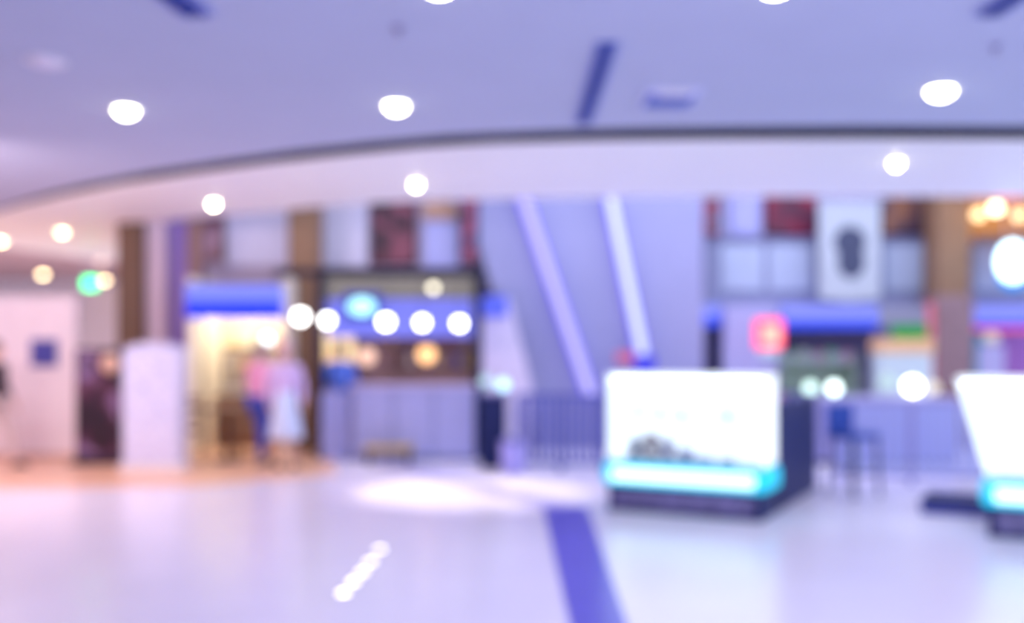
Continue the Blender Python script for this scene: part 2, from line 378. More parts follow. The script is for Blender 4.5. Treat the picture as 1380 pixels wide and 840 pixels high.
    if skirt:
        MB().lathe([(.125*k, 1.06*k), (.15*k, .95*k), (.19*k, .7*k), (.24*k, .42*k), (.235*k, .41*k), (.14*k, .94*k)], n=24).build('skirt', botm, t, True)
    else:
        mobj('trousers', [sk(['pel', 'hipl', 'knel', 'ankl', 'hipr', 'kner', 'ankr'], .016)], botm, t)
    for s_ in 'lr':
        a, e = J['ank'+s_], J['toe'+s_]; b = MB(); c = (a+e)/2
        b.box(c.x-.045*k, c.x+.045*k, e.y-.05*k, a.y+.06*k, 0, .03*k, bev=.01); b.ball((c.x, c.y, .045*k), .05*k, (.9, 2.1, .75), 12)
        b.build('shoe', shoem or dark, t, True)
    return t
black_hair = mat('black_hair', (.03, .02, .03), .5)
person((X(352, 12.9), 12.9, 0), 2.6, 1.62, mat('pink_top', (.80, .36, .60), .8), mat('navy_trousers', (.03, .06, .42), .8), mat('brown_hair', (.35, .22, .25), .5), 'person in pink top and navy trousers standing left of the white dress figure')
person((X(385, 12.5), 12.5, 0), .3, 1.60, mat('lilac_top', (.66, .50, .82), .8), mat('pale_blue_skirt', (.62, .74, 1.0), .8), mat('lilac_hair', (.52, .34, .50), .5), 'person in lilac top and long pale blue skirt before the tan column', skirt=True, walk=.03)
person((X(458, 13.9), 13.9, 0), 3.4, 1.62, mat('blue_shirt', (.10, .20, .75), .8), mat('blue_trousers', (.06, .12, .5), .8), black_hair, 'person in blue shirt and trousers standing by the café post', longhair=False, bend=1.0)
person((X(-8, 12.6), 12.6, 0), 1.4, 1.62, mat('black_jacket', (.05, .03, .05), .8), mat('beige_trousers', (.62, .5, .5), .8), black_hair, 'person in black jacket cut by the left edge of the photo', longhair=False, walk=.25)

# ------------------------------------------------------------------ poster stand and totem at left
D = 13.0
t = thing('poster_stand', 'dark upright poster stand with pink and blue picture at left', 'poster stand', (X(134, D), D, 0))
hw = (X(165, D)-X(103, D))/2; zt = Z(470, D)
bx(-hw, hw, -.04, .04, .03, zt, bev=.01).build('frame', mat('maroon_black', (.035, .015, .04), .4), t)
bx(-hw+.03, hw-.03, -.05, -.04, .12, zt-.04).build('picture', print_mat('poster_left', [(.012, .006, .02), (.02, .008, .02), (.03, .01, .03), (.10, .03, .07), (.30, .2, .42), (.02, .01, .03)], 1.8, seed=3), t)
bx(-hw-.05, hw+.05, -.18, .18, 0, .035, bev=.008).build('foot', dark, t)
t = thing('gold_emblem', 'round gold ornament on the upper right of the dark poster stand', 'ornament', (X(152, D), D-.09, Z(490, D)))
MB().ball((0, 0, 0), .13, (1, .3, 1)).build('disc', mat('gold', (.75, .5, .38), .4), t, True); MB().ball((.05, -.03, .05), .06, (1, .4, 1)).build('boss', mat('gold_light', (.85, .65, .5), .4), t, True)
D = 12.3
t = thing('display_totem', 'tall white rounded advertising totem with speckled print at left', 'totem', (X(210, D), D, 0))
hw = (X(249, D)-X(171, D))/2; zt = Z(462, D)
pts = [(-hw, .1), (hw, .1), (hw, zt-.12)]+[(hw*math.cos(a), zt-.12+.12*math.sin(a)) for a in [PI*i/12 for i in range(1, 12)]]+[(-hw, zt-.12)]
MB().wallprism(pts, -.14, .14).build('shell', mat('totem_white', (.58, .60, .80), .35), t)
pts = [(x*.9, .1+(z-.1)*.96+.02) for x, z in pts]
MB().wallprism(pts, -.15, -.14).build('print', print_mat('totem_print', [(.72, .72, .92), (.55, .56, .80), (.70, .70, .90), (.46, .48, .74)], 9, es=.12), t)
bx(-hw-.03, hw+.03, -.18, .18, 0, .1, bev=.01).build('base', white, t)

# ------------------------------------------------------------------ left shop with blue sign
D = 14.0; xa, xb = X(258, D), X(381, D)
warmwall = mat('warm_cream', (.95, .88, .72), .6); 
t = thing('shop', 'bright cream shop under a glowing blue fascia sign at left', 'shop', (xa, D, 0)); W = xb-xa
bx(0, W, 1.6, 1.7, 0, 2.6).build('back_panel', warmwall, t)
bx(-.06, 0, 0, 1.7, 0, 2.6).build('side_panel', warmwall, t); bx(W, W+.06, 0, 1.7, 0, 2.6).build('side_panel', warmwall, t)
bx(0, W, 0.25, 1.6, 2.3, 2.4).build('shop_ceiling', warmwall, t)
z0, zm, z1 = Z(431, D), Z(408, D), Z(386, D)
sg = bx(0, W, -.28, .2, zm, z1, bev=.02).build('sign_face', glow('sign_periwinkle', (.20, .25, 1.0), .95), t)
bx(.02, W-.02, -.31, .18, z0+.02, zm, bev=.02).build('sign_band', glow('sign_blue', (.005, .04, 1.0), .95), t)
for zz in (1.2, 1.55): bx(.08, W-.08, 1.35, 1.6, zz, zz+.03).build('shelf', brown, t)
bx(.0, W, 1.1, 1.5, 0, .82, bev=.01).build('counter', brown, t)
area('shop_light', (xa+W/2, D+.8, 2.25), W*.8, 22, (1, .90, .68), (0, 0, 0), 1)
for i, c in enumerate([(.9, .7, .3), (.8, .4, .2), (.4, .5, .3), (.95, .9, .7), (.6, .3, .2), (.8, .7, .5)]):
    q = thing('jar', ('%s jar on the back shelf of the cream shop' % ['yellow', 'orange', 'green', 'ivory', 'brown', 'beige'][i]), 'jar', (xa+.2+i*.18, D+1.46, 1.23 if i % 2 else 1.58), 0, 'jars on the shop shelves')
    MB().lathe([(.05, 0), (.055, .02), (.055, .13), (.035, .16)]).build('glass_body', mat('jar%d' % i, c, .3), q, True); MB().lathe([(.04, .16), (.04, .185), (.01, .19)]).build('lid', brown, q, True)
q = thing('shop_lamp', 'bluish white glowing lamp at right inside the cream shop', 'lamp', (X(360, D+.3), D+.3, 0))
zl = Z(458, D+.3); MB().ball((0, 0, zl), .07).build('globe', glow('cool_globe', (.75, .92, 1.0), 4), q, True); MB().tube((0, 0, zl+.1), (0, 0, 2.3), .008, n=8).build('cord', dark, q)
def chair(x, y, rz, label, m=brown, grp='wooden chairs before the cream shop'):
    c = thing('chair', label, 'chair', (x, y, 0), rz, grp)
    bx(-.21, .21, -.21, .21, .42, .46, bev=.01).build('seat', m, c)
    for sx in (-.18, .18):
        for sy in (-.18, .18): MB().tube((sx, sy, 0), (sx, sy, .43 if sy < 0 else .88), .018, n=8).build('leg', m, c)
    for zz in (.60, .74, .85): bx(-.18, .18, .165, .195, zz-.03, zz+.03, bev=.006).build('back_slat', m, c)
    return c
chair(-4.42, 13.1, .3, 'brown wooden slat back chair nearest the white totem')
chair(-3.8, 13.98, -2.7, 'brown wooden slat back chair right of the small round table')
q = thing('round_table', 'small round brown table before the cream shop', 'table', (-3.92, 13.3, 0))
MB().lathe([(.30, .70), (.31, .72), (.30, .74), (.01, .74)]).build('tabletop', brown, q); MB().tube((0, 0, .02), (0, 0, .7), .03).build('pedestal', dark, q); MB().lathe([(.2, 0), (.2, .02), (.03, .03)]).build('foot', dark, q)

# ------------------------------------------------------------------ upper level panels and pictures, left half
def panel(px0, py0, px1, py1, D, m, label, cat='panel', name='wall_panel', fr=None, grp=None, dep=.06):
    xa, xb = X(px0, D), X(px1, D); z1, z0 = Z(py0, D), Z(py1, D); xc, zc = (xa+xb)/2, (z0+z1)/2
    t = thing(name, label, cat, (xc, D, zc), 0, grp); w_, h_ = (xb-xa)/2, (z1-z0)/2
    bx(-w_, w_, 0, dep, -h_, h_, bev=.008).build('board' if cat == 'panel' else 'backing', fr or m, t)
    bx(-w_+.035, w_-.035, -.012, 0, -h_+.035, h_-.035).build('face', m, t)
    return t
ivory = mat('ivory_panel', (.72, .68, .84), .5); lav = mat('lavender_panel', (.46, .46, .80), .5)
cream_wall = mat('upper_wall', (.46, .38, .50), .6)
bh = thing('upper_bulkhead', 'mauve upper storey bulkhead above the left shop and café', 'bulkhead', (X(255, 15.4), 15.4, 0))
bx(0, X(645, 15)-X(255, 15), 0, .15, 2.68, 5.99).build('wall_board', cream_wall, bh)
bx(0, X(645, 15)-X(255, 15), -.05, 0, 2.66, 2.74).build('ledge', mat('mauve_ledge', (.50, .42, .56), .5), bh)
panel(305, 240, 388, 358, 15.33, ivory, 'large ivory upper panel between brown picture and tan column', grp=None)
panel(430, 240, 494, 360, 15.33, ivory, 'ivory upper panel right of the tan column')
P1 = print_mat('poster_red', [(.01, .005, .015), (.03, .01, .02), (.30, .08, .12), (.06, .02, .03), (.015, .01, .03)], 1.5, seed=1)
panel(499, 240, 562, 358, 15.33, P1, 'dark red picture poster above the café', 'poster', 'poster', dark)
panel(262, 270, 300, 352, 15.33, print_mat('poster_brown', [(.12, .06, .08), (.30, .12, .16), (.5, .3, .4)], 2.5, seed=5), 'small brown and red picture above the left shop sign', 'poster', 'poster', brown)
panel(571, 298, 618, 360, 15.33, lav, 'lavender upper panel right of the dark red poster')
panel(571, 250, 618, 296, 15.33, mat('orange_tan', (.62, .36, .25), .5), 'orange tan panel above the lavender panel')
panel(621, 250, 644, 358, 15.03, print_mat('poster_maroon', [(.04, .02, .06), (.4, .08, .15), (.05, .03, .1)], 2.5, seed=8), 'narrow maroon poster against the curved feature wall', 'poster', 'poster', dark)

# ------------------------------------------------------------------ middle café
D = 13.6; xa, xb = X(432, D), X(646, D); W = xb-xa
t = thing('cafe_kiosk', 'café booth with black frame, cream fascia and blue lit band', 'booth', (xa, D, 0))
bm_ = MB().box(-.62, W+.06, -.05, .05, Z(373, D), Z(362, D), bev=.01); bm_.build('top_beam', dark, t)
bx(-.06, .05, -.05, .05, 0, Z(373, D)).build('post', dark, t)
bx(W-.09, W+.04, -.05, .05, 0, Z(373, D)).build('post', dark, t)
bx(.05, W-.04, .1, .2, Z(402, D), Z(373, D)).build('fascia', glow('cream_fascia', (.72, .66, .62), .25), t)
bx(.05, W-.04, .25, .35, Z(454, D), Z(402, D)).build('lit_band', glow('blue_band', (.22, .24, 1.0), .8), t)
bx(.05, W-.04, 1.3, 1.4, 0, Z(402, D)).build('back_wall', mat('cafe_back', (.42, .26, .24), .6), t)
bx(.05, W-.04, .1, 1.4, Z(402, D)+.02, Z(402, D)+.08).build('roof', white, t)
for zz in (1.25, 1.55): bx(.7, W-.1, 1.05, 1.3, zz, zz+.03).build('shelf', brown, t)
cw = mat('counter_lavender', (.40, .42, .74), .4)
n = 3; c0 = X(480, D)-xa; cW = (W-.06-c0)
for i in range(n): bx(c0+cW*i/n+.01, c0+cW*(i+1)/n-.01, -.32, -.28, .08, 1.0, bev=.008).build('counter_panel', cw, t)
bx(c0, c0+cW, -.28, .2, 0, 1.0).build('counter_body', mat('counter_inner', (.25, .27, .5), .5), t)
bx(c0-.04, c0+cW+.02, -.36, .24, 1.0, 1.05, bev=.01).build('worktop', mat('worktop_lilac', (.55, .5, .75), .3), t)
bx(.05, c0-.05, -.2, -.15, 0, .95, bev=.01).build('gate_panel', mat('gate_blue', (.35, .38, .74), .4), t)
gl = glow('globe_white', (1, 1, .98), 9); ga = glow('globe_amber', (1.0, .55, .24), 2.2)
def pendant(px, py, D, r, m, ztop, label, grp='pendant lamps of the café'):
    q = thing('pendant_lamp', label, 'lamp', (X(px, D), D, 0), 0, grp); zl = Z(py, D)
    MB().ball((0, 0, zl), r).build('globe', m, q, True)
    MB().lathe([(r*.5, r*.8), (r*.45, r*1.15), (.012, r*1.3)], (0, 0, zl)).build('cap', dark, q, True)
    MB().tube((0, 0, zl+r*1.2), (0, 0, ztop), .006, n=6).build('cord', dark, q)
zt = Z(373, 13.35)
bx(-.6, W, -.22, -.18, zt, zt+.05).build('lamp_rail', dark, t)
pendant(405, 427, 13.4, .09, gl, zt, 'white globe pendant left of the café post')
pendant(441, 432, 13.4, .075, gl, zt, 'white globe pendant just right of the café post')
pendant(520, 434, 13.4, .085, gl, zt, 'white globe pendant right of the round cyan sign')
pendant(569, 435, 13.4, .075, gl, zt, 'white globe pendant in the middle of the blue lit band')
pendant(619, 436, 13.4, .075, gl, zt, 'white globe pendant at right end of the blue lit band')
pendant(584, 388, 13.5, .055, glow('globe_cream', (1, .92, .7), 3.5), zt, 'small cream lamp against the café fascia')
pendant(575, 478, 14.2, .13, ga, Z(402, D), 'amber globe lamp hanging over the brown café shelves')
pendant(494, 480, 14.2, .13, glow('globe_pinkish', (1, .62, .48), 1.3), Z(402, D), 'pinkish amber lamp near the café post')
q = thing('round_sign', 'cyan glowing oval sign on a blue square board by the café', 'sign', (X(485, 13.3), 13.52, Z(413, 13.4)))
bx(-.26, .26, -.03, 0, -.2, .2, bev=.01).build('board', glow('sign_navy', (.04, .10, .8), .4), q)
MB().ball((0, -.05, 0), .19, (1, .25, .62), 24).build('oval', glow('cyan_oval', (.45, .95, 1.0), 1.8), q, True)
q = thing('menu_board', 'yellow lit menu board inside the café left of the lamps', 'menu board', (X(450, 14.5), 14.6, Z(472, 14.5)))
bx(-.32, .32, 0, .05, -.45, .40, bev=.01).build('frame', brown, q); bx(-.29, .29, -.015, 0, -.42, .37).build('lit_face', print_mat('menu_print', [(1, .72, .28), (1, .80, .42), (.9, .55, .2)], 4, es=.7), q)
for i in range(9):
    cnm = ['amber', 'brown', 'ivory', 'rust', 'violet', 'tan', 'dark red', 'blue', 'ochre'][i]; c = [(.8, .5, .2), (.2, .1, .06), (.8, .75, .65), (.55, .2, .1), (.25, .15, .5), (.6, .45, .3), (.3, .03, .05), (.1, .15, .6), (.65, .45, .1)][i]
    q = thing('bottle', cnm+' bottle on the brown shelf behind the café counter', 'bottle', (xa+.85+i*.145, D+1.17, 1.28 if i % 3 else 1.58), 0, 'bottles behind the café counter')
    MB().lathe([(.035, 0), (.038, .01), (.038, .15), (.014, .2), (.014, .25)]).build('body', mat('bottle%d' % i, c, .2), q, True); MB().lathe([(.017, .25), (.017, .275), (.005, .278)]).build('cap', dark, q, True)
q = thing('low_bench', 'low gold topped bench on the floor before the café counter', 'bench', (X(524, 13.0), 13.0, 0))
bx(-.33, .33, -.15, .15, .17, .25, bev=.02).build('seat', mat('bench_gold', (.50, .36, .12), .4), q)
for sx in (-.27, .27):
    for sy in (-.1, .1): MB().tube((sx, sy, 0), (sx, sy, .18), .02, n=8).build('leg', dark, q)

# ------------------------------------------------------------------ curved feature wall and its LED tubes
D = 15.1
prof = [(1.2*0+X(560, D), 6.5)]
for px, py in ((588, 240), (612, 270), (636, 305), (650, 345), (660, 380), (680, 420), (700, 470), (716, 530)): prof.append((X(px, D), Z(py, D)))
prof += [(X(722, D), 0), (X(948, D), 0), (X(948, D), 6.5)]
fw = MB().wallprism(prof, D, D+.25).build('feature_wall', mat('periwinkle_plaster', (.335, .335, .55), .5, vary=.05, scale=.8))
tag(fw, 'large plain periwinkle feature wall with curved left edge behind LED tubes', 'wall feature')
fin = MB().wallprism([(X(648, D), Z(402, D)), (X(686, D), Z(402, D)), (X(716, D), Z(520, D)), (X(716, D), 0), (X(648, D), 0)], D-.5, D-.3).build('wall_fin', mat('fin_pinkwhite', (.76, .68, .86), .45))
tag(fin, 'pale pinkish sloping fin beside the café right of its frame', 'wall feature')
fs = bx(X(646, D), X(684, D), D-.56, D-.5, Z(428, D), Z(402, D), bev=.01).build('fin_light', glow('fin_blue', (.12, .16, 1), .8)); tag(fs, 'blue glowing light box on top of the sloping fin', 'light box')
def led(px0, py0, px1, py1, D, wd, label, cc_, s_):
    a = Vector((X(px0, D), 0, Z(py0, D))); b = Vector((X(px1, D), 0, Z(py1, D))); mid = (a+b)/2; L = (b-a).length
    t = thing('led_tube', label, 'light tube', (mid.x, D, mid.z), 0, 'slanted LED tubes on the feature wall')
    ang = math.atan2(b.x-a.x, a.z-b.z)
    h = bx(-wd*.85, wd*.85, -.0, .08, -L/2-.06, L/2+.06, bev=.03).build('halo_housing', glow('led_halo', (.16, .12, 1.0), .9), t); h.rotation_euler = (0, -ang, 0)  # housing glows blue to stand in for the tube's halo
    h = MB().tube((0, -.05, -L/2), (0, -.05, L/2), wd*.55, n=20).build('diffuser', glow('led_core'+label[:5], cc_, s_), t, True); h.rotation_euler = (0, -ang, 0)
    for sg in (-1, 1):
        e = MB().tube((0, -.05, sg*L/2), (0, -.05, sg*(L/2+.05)), wd*.6, n=16).build('end_cap', mat('led_cap', (.15, .15, .6), .4), t); e.rotation_euler = (0, -ang, 0)
led(688, 215, 796, 532, 14.9, .13, 'longer slanted violet white LED tube at left on the feature wall', (.56, .52, 1.0), 1.05)
led(812, 215, 866, 478, 14.9, .13, 'shorter slanted bluish white LED tube at right on the feature wall', (.66, .72, 1.0), 1.25)
t = thing('tube_stand', 'small blue pedestal under the right LED tube behind first kiosk', 'pedestal', (X(868, 14.6), 14.6, 0)); bx(-.16, .16, -.1, .1, 0, Z(478, 14.6), bev=.02).build('body', mat('stand_blue', (.06, .06, .70), .4), t); bx(-.2, .2, -.14, .14, 0, .05).build('base', dark, t)
t = thing('red_sign', 'small faint red sign left of the blue pedestal', 'sign', (X(842, 14.2), 14.2, 0)); bx(-.13, .13, -.03, .03, 1.35, 1.5, bev=.01).build('plate', mat('dull_red', (.75, .12, .2), .4), t); MB().tube((0, 0, .03), (0, 0, 1.35), .015).build('pole', steel, t); bx(-.12, .12, -.1, .1, 0, .03).build('foot', dark, t)

# ------------------------------------------------------------------ right upper level
D = 15.6
bx_ = thing('balcony_parapet', 'bluish grey upper parapet running across the right background shops', 'balcony', (X(950, D), D, 0)); W = X(1560, D)-X(950, D)
bx(0, W, 0, .2, Z(412, D), Z(324, D)).build('fascia', mat('parapet_grey', (.26, .28, .44), .5), bx_)
bx(-.02, W, -.08, .18, Z(412, D)-.03, Z(408, D)).build('ledge', mat('parapet_ledge', (.30, .30, .55), .5), bx_)
bx(0, W, .22, .3, Z(324, D)-.0, 5.99).build('upper_wall', mat('upper_right', (.42, .40, .62), .6), bx_)
bx(0, W, -.04, .24, Z(326, D), Z(321, D), bev=.01).build('handrail', mat('rail_grey', (.18, .18, .35), .4), bx_)
pw = mat('parapet_white', (.42, .48, .64), .5)
for i, (a, b) in enumerate(((972, 1028), (1036, 1094), (1192, 1260), (1312, 1400))):
    bx(X(a, D)-X(950, D), X(b, D)-X(950, D), -.04, 0, Z(392, D), Z(330, D), bev=.01).build('parapet_panel', pw, bx_)
D = 15.76
panel(938, 236, 970, 318, D, print_mat('poster_teal', [(.05, .3, .45), (.25, .05, .1), (.45, .08, .12), (.05, .05, .15)], 2.4, seed=2), 'narrow teal and red poster at left end of the right upper level', 'poster', 'poster', dark)
panel(1030, 236, 1102, 318, D, print_mat('poster_crimson', [(.10, .02, .05), (.35, .01, .05), (.14, .04, .09), (.32, .18, .22), (.2, .01, .04)], 1.1, seed=12), 'wide crimson poster left of the hanging white banner', 'poster', 'poster', dark)
panel(1188, 236, 1262, 318, D, print_mat('poster_orange', [(.05, .03, .08), (.1, .06, .1), (.5, .2, .07), (.2, .1, .1), (.06, .04, .08)], 1.4, seed=4), 'dark poster with orange figure right of the hanging white banner', 'poster', 'poster', dark)
panel(984, 236, 1024, 318, D, lav, 'lavender upper panel between the teal and crimson posters')
struct(bx(-7.0, 14, 14.2, 17.7, 6.0, 6.2).build('ceiling_atrium', white))
D = 15.2
t = thing('hanging_banner', 'hanging pale grey banner with dark oval emblem on right upper level', 'banner', (X(1145, D), D, 0)); hw = (X(1187, D)-X(1105, D))/2
z0, z1 = Z(402, D), Z(272, D)
cl = MB(); nseg = 10
pts = [(-hw, 0)]
cl.wallprism([(-hw, z0+.0), (0, z0-.06), (hw, z0), (hw, z1), (-hw, z1)], -.012, .012)
cl.build('cloth', mat('banner_cloth', (.48, .52, .58), .8), t)
MB().tube((-hw-.05, 0, z1), (hw+.05, 0, z1), .025).build('rod', steel, t)
for sx in (-hw, hw): MB().tube((sx, 0, z1), (sx, 0, 6.0), .006, n=6).build('cord', steel, t)
e = MB(); zc = Z(337, D)
e.ball((0, -.014, zc+.12), .25, (1, .06, 1.0), 20); e.ball((.02, -.014, zc-.18), .22, (1, .04, 1.25), 20)
for a in range(9): e.tube((0, -.014, zc+.1), (.27*math.cos(a*PI/8), -.014, zc+.1+.32*math.sin(a*PI/8)), .02, .008, 6)
e.build('emblem', mat('emblem_slate', (.05, .06, .12), .6), t)

# right shops at ground level
D = 15.35
blu1 = glow('sign_peri2', (.26, .30, 1.0), .85); blu2 = glow('sign_blue2', (.04, .09, 1.0), .85)
def fascia(px0, px1, py0, pym, py1, D, label):
    t = thing('shop_sign', label, 'sign', (X((px0+px1)/2, D), D, 0), 0, 'blue fascia signs of the right shops'); h = (X(px1, D)-X(px0, D))/2
    bx(-h, h, -.2, .1, Z(pym, D), Z(py0, D), bev=.02).build('sign_face', blu1, t); bx(-h+.02, h-.02, -.23, .08, Z(py1, D), Z(pym, D), bev=.015).build('sign_band', blu2, t)
fascia(940, 968, 412, 428, 440, D, 'short blue fascia sign at right end of the feature wall')
fascia(1052, 1178, 412, 432, 443, D, 'long blue fascia sign behind first kiosk beside red lantern')
fascia(1306, 1420, 412, 434, 441, D, 'blue fascia sign cut by right edge right of the tan column')
t = thing('shop_sign', 'plain pale lavender fascia between long blue sign and tan column', 'sign', (X(1218, D), D, 0)); bx(-.46, .46, -.2, .1, Z(440, D), Z(412, D), bev=.02).build('face', glow('lav_sign', (.52, .54, .9), .35), t)
panel(944, 442, 968, 560, 15.9, mat('dark_plum', (.10, .08, .2), .5), 'dark plum narrow panel under the short blue sign')
panel(1064, 445, 1176, 600, 16.6, mat('plum_grey', (.16, .14, .27), .5), 'plum grey back panel of the shop under the long blue sign')
D = 15.4
t = thing('goods_shelf', 'pale green stocked shelf under the long blue sign', 'shelf', (X(1112, D), D+.3, 0))
hw = .62; gm = mat('pale_green', (.50, .66, .52), .5)
for sx in (-hw, hw): bx(sx-.02, sx+.02, 0, .4, 0, Z(474, D)).build('side_panel', gm, t)
for zz in (.2, .6, 1.0, 1.3): bx(-hw, hw, 0, .4, zz, zz+.03).build('shelf_board', gm, t)
bx(-hw, hw, .38, .4, 0, Z(474, D)).build('back_panel', gm, t)
for i in range(8):
    c = [(.55, .68, .5), (.2, .6, .15), (.7, .75, .5), (.35, .6, .35), (.75, .3, .35), (.15, .65, .2), (.6, .7, .6), (.8, .35, .4)][i]; nm = ['sage', 'green', 'straw', 'moss', 'coral', 'bright green', 'mint', 'rose'][i]
    q = thing('goods_box', nm+' box on top board of the pale green shelf', 'box', (X(1112, D)-.5+i*.142, D+.45, 1.33), 0, 'boxes on the green shelf')
    bx(-.055, .055, -.08, .08, 0, .16+.03*(i % 3), bev=.005).build('carton', mat('goods%d' % i, c, .5), q); bx(-.04, .04, -.083, -.08, .03, .12).build('front_label', white, q)
D = 14.4
t = None
pl = thing('column', 'broad pale lavender pier between short blue sign and red lantern', 'column', (X(1012, 15.2), 15.2, 0))
bx(-.42, .42, 0, .28, .1, Z(413, 15.2), bev=.01).build('shaft', mat('pier_lav', (.40, .40, .66), .5), pl); bx(-.44, .44, -.02, .28, 0, .1).build('plinth', lilac, pl)
t = thing('market_stand', 'white stand with orange band and green header near tan column', 'stand', (X(1215, D), D, 0)); hw = .40
bx(-hw, hw, -.15, .15, 0, Z(476, D), bev=.01).build('body', mat('stand_mint', (.62, .74, .74), .5), t)
bx(-hw-.02, hw+.02, -.17, .17, Z(476, D), Z(457, D), bev=.01).build('band', mat('stand_orange', (.88, .52, .25), .5), t)
bx(-.12, hw-.05, -.1, .1, Z(457, D), Z(438, D), bev=.01).build('header', glow('stand_green', (.04, .62, .12), .35), t)
for i in range(3): bx(-hw+.05, hw-.05, -.17, -.15, 1.36-.35*i-.02, 1.36-.35*i).build('tray', white, t)
t = thing('red_lantern', 'glowing red and pink lantern box above right end of first kiosk', 'lantern', (X(1036, 14.2), 14.2, 0)); zc = Z(450, 14.2)
bx(-.2, .2, -.1, .1, zc-.22, zc+.22, bev=.05).build('shade', glow('red_neon', (1.0, .05, .16), 2.0), t)
bx(-.13, .13, -.12, -.1, zc-.15, zc+.13, bev=.02).build('lit_face', glow('peach_core', (1.0, .38, .30), 1.8), t)
bx(-.14, .14, -.08, .08, zc-.34, zc-.22, bev=.02).build('socket', mat('mint_socket', (.6, .85, .8), .4), t)
MB().tube((0, 0, .03), (0, 0, zc-.3), .03).build('pole', steel, t); MB().lathe([(.2, 0), (.2, .03), (.04, .04)]).build('foot', dark, t)
t = thing('neon_strip', 'upright pink red neon strip on left side of the tan column', 'neon light', (X(1254, 14.7), 14.7, 0)); bx(-.05, .05, -.03, .03, 0.3, Z(408, 14.7), bev=.01).build('strip', glow('pink_strip', (.95, .22, .34), .55), t); bx(-.07, .07, -.05, .05, 0, .3).build('base', dark, t)
# far right shop
D = 15.3
t = thing('neon_strip', 'level red neon strip under the right edge blue sign', 'neon light', (X(1355, D), D, Z(443, D))); bx(-.55, .6, -.04, .04, -.05, .05, bev=.01).build('strip', glow('red_strip', (1.0, .12, .25), .8), t)
panel(1340, 448, 1440, 620, 16.2, mat('magenta_panel', (.42, .16, .50), .5), 'magenta back panel of the right edge shop')
panel(1309, 448, 1327, 620, 15.6, mat('teal_panel', (.08, .42, .50), .5), 'narrow teal panel beside the tan column')
t = thing('display_totem', 'violet white lit totem in front of the magenta panel', 'totem', (X(1336, 14.8), 14.8, 0)); bx(-.17, .17, -.1, .1, 0.05, Z(465, 14.8), bev=.04).build('shell', glow('violet_totem', (.50, .48, 1.0), .6), t); bx(-.2, .2, -.13, .13, 0, .05).build('base', dark, t); MB().ball((0, 0, Z(456, 14.8)), .12, (1, .7, .8)).build('top_ball', mat('yellowish', (.8, .72, .5), .5), t, True)
D = 15.0
t = thing('orange_canopy', 'orange lit bulkhead with hanging lamps at upper right corner', 'canopy', (X(1312, D), D, 0)); W = X(1460, D)-X(1312, D)
bx(0, W, 0, .3, Z(322, D), Z(255, D), bev=.03).build('box', glow('orange_box', (.85, .34, .10), .55), t)
bx(0, W, -.1, .0, Z(324, D), Z(316, D)).build('valance', brown, t)
for px, py, r, m_, lb in ((1319, 289, .09, glow('or1', (1, .66, .34), 3.2), 'peach globe lamp at left end of the orange canopy'), (1342, 281, .09, glow('or2', (1, .85, .5), 6), 'brightest cream globe lamp before the orange canopy'), (1374, 290, .09, glow('or1', (1, .7, .4), 3.2), 'peach globe lamp at right edge before the orange canopy')):
    pendant(px, py, 14.6, r, m_, 5.2, lb, 'globe lamps before the orange canopy')
t = thing('red_sign', 'red glowing sign peeking under the ceiling at upper right', 'sign', (X(1360, 14.5), 14.5, 0)); bx(-.2, .2, -.03, .03, Z(268, 14.5), Z(245, 14.5), bev=.01).build('face', glow('red_glow', (1, .12, .15), 1.5), t); 
for sx in (-.15, .15): MB().tube((sx, 0, Z(247, 14.5)), (sx, 0, 6), .01, n=6).build('hanger', steel, t)
t = thing('round_sign', 'large bluish white glowing oval sign at right edge', 'sign', (X(1365, 13.9), 13.9, 0)); zc = Z(353, 13.9)
MB().ball((0, 0, zc), .25, (.95, .3, 1.2), 28).build('face', glow('ice_white', (.62, .88, 1.0), 4), t, True)
MB().ball((.02, .03, zc-.16), .26, (.9, .22, .95), 24).build('rim', glow('azure', (.05, .35, 1.0), 1.0), t, True)
for sx in (-.1, .1): MB().tube((sx, 0, zc+.2), (sx, 0, 5.5), .01, n=6).build('hanger', steel, t)

# lamp counter behind the right barrier
D = 12.9
t = thing('service_counter', 'lilac service counter with table lamps behind the right barrier', 'counter', (X(1075, D), D, 0)); W = X(1290, D)-X(1075, D)
bx(0, W, 0, .5, .05, .86, bev=.01).build('body', mat('svc', (.36, .34, .62), .5), t); bx(-.03, W+.03, -.03, .53, .86, .90, bev=.01).build('worktop', mat('svc_top', (.50, .46, .70), .4), t); bx(.03, W-.03, .03, .47, 0, .05).build('kick', dark, t)
def tlamp(px, py, D, r, m_, zb, lb, grp='table lamps on the right counter'):
    q = thing('table_lamp', lb, 'lamp', (X(px, D), D, zb), 0, grp); zl = Z(py, D)-zb
    zl = max(zl, r+.03)
    MB().ball((0, 0, zl), r).build('globe', m_, q, True); MB().lathe([(.05, 0), (.05, .012), (.015, .03), (.012, max(.032, zl-r*.9))]).build('base', steel, q, True)
mint = glow('mint_lamp', (.72, 1, .92), 2.0)
tlamp(1092, 527, D+.2, .085, mint, .90, 'mint green table lamp at left end of the right counter')
tlamp(1124, 526, D+.15, .085, glow('mint_bright', (.82, 1, .97), 4), .90, 'brighter mint table lamp second from left on the right counter')
tlamp(1196, 515, D+.3, .10, glow('mint_dim', (.6, .82, .8), .8), .90, 'dim mint table lamp in the middle of the right counter')
tlamp(1230, 526, D+.15, .11, glow('white_bright', (1, 1, 1), 7), .90, 'brightest white table lamp on the right counter')
tlamp(1257, 538, D+.25, .085, glow('cream_dim', (.95, .86, .72), 1.0), .90, 'cream dim table lamp at right end of the counter')

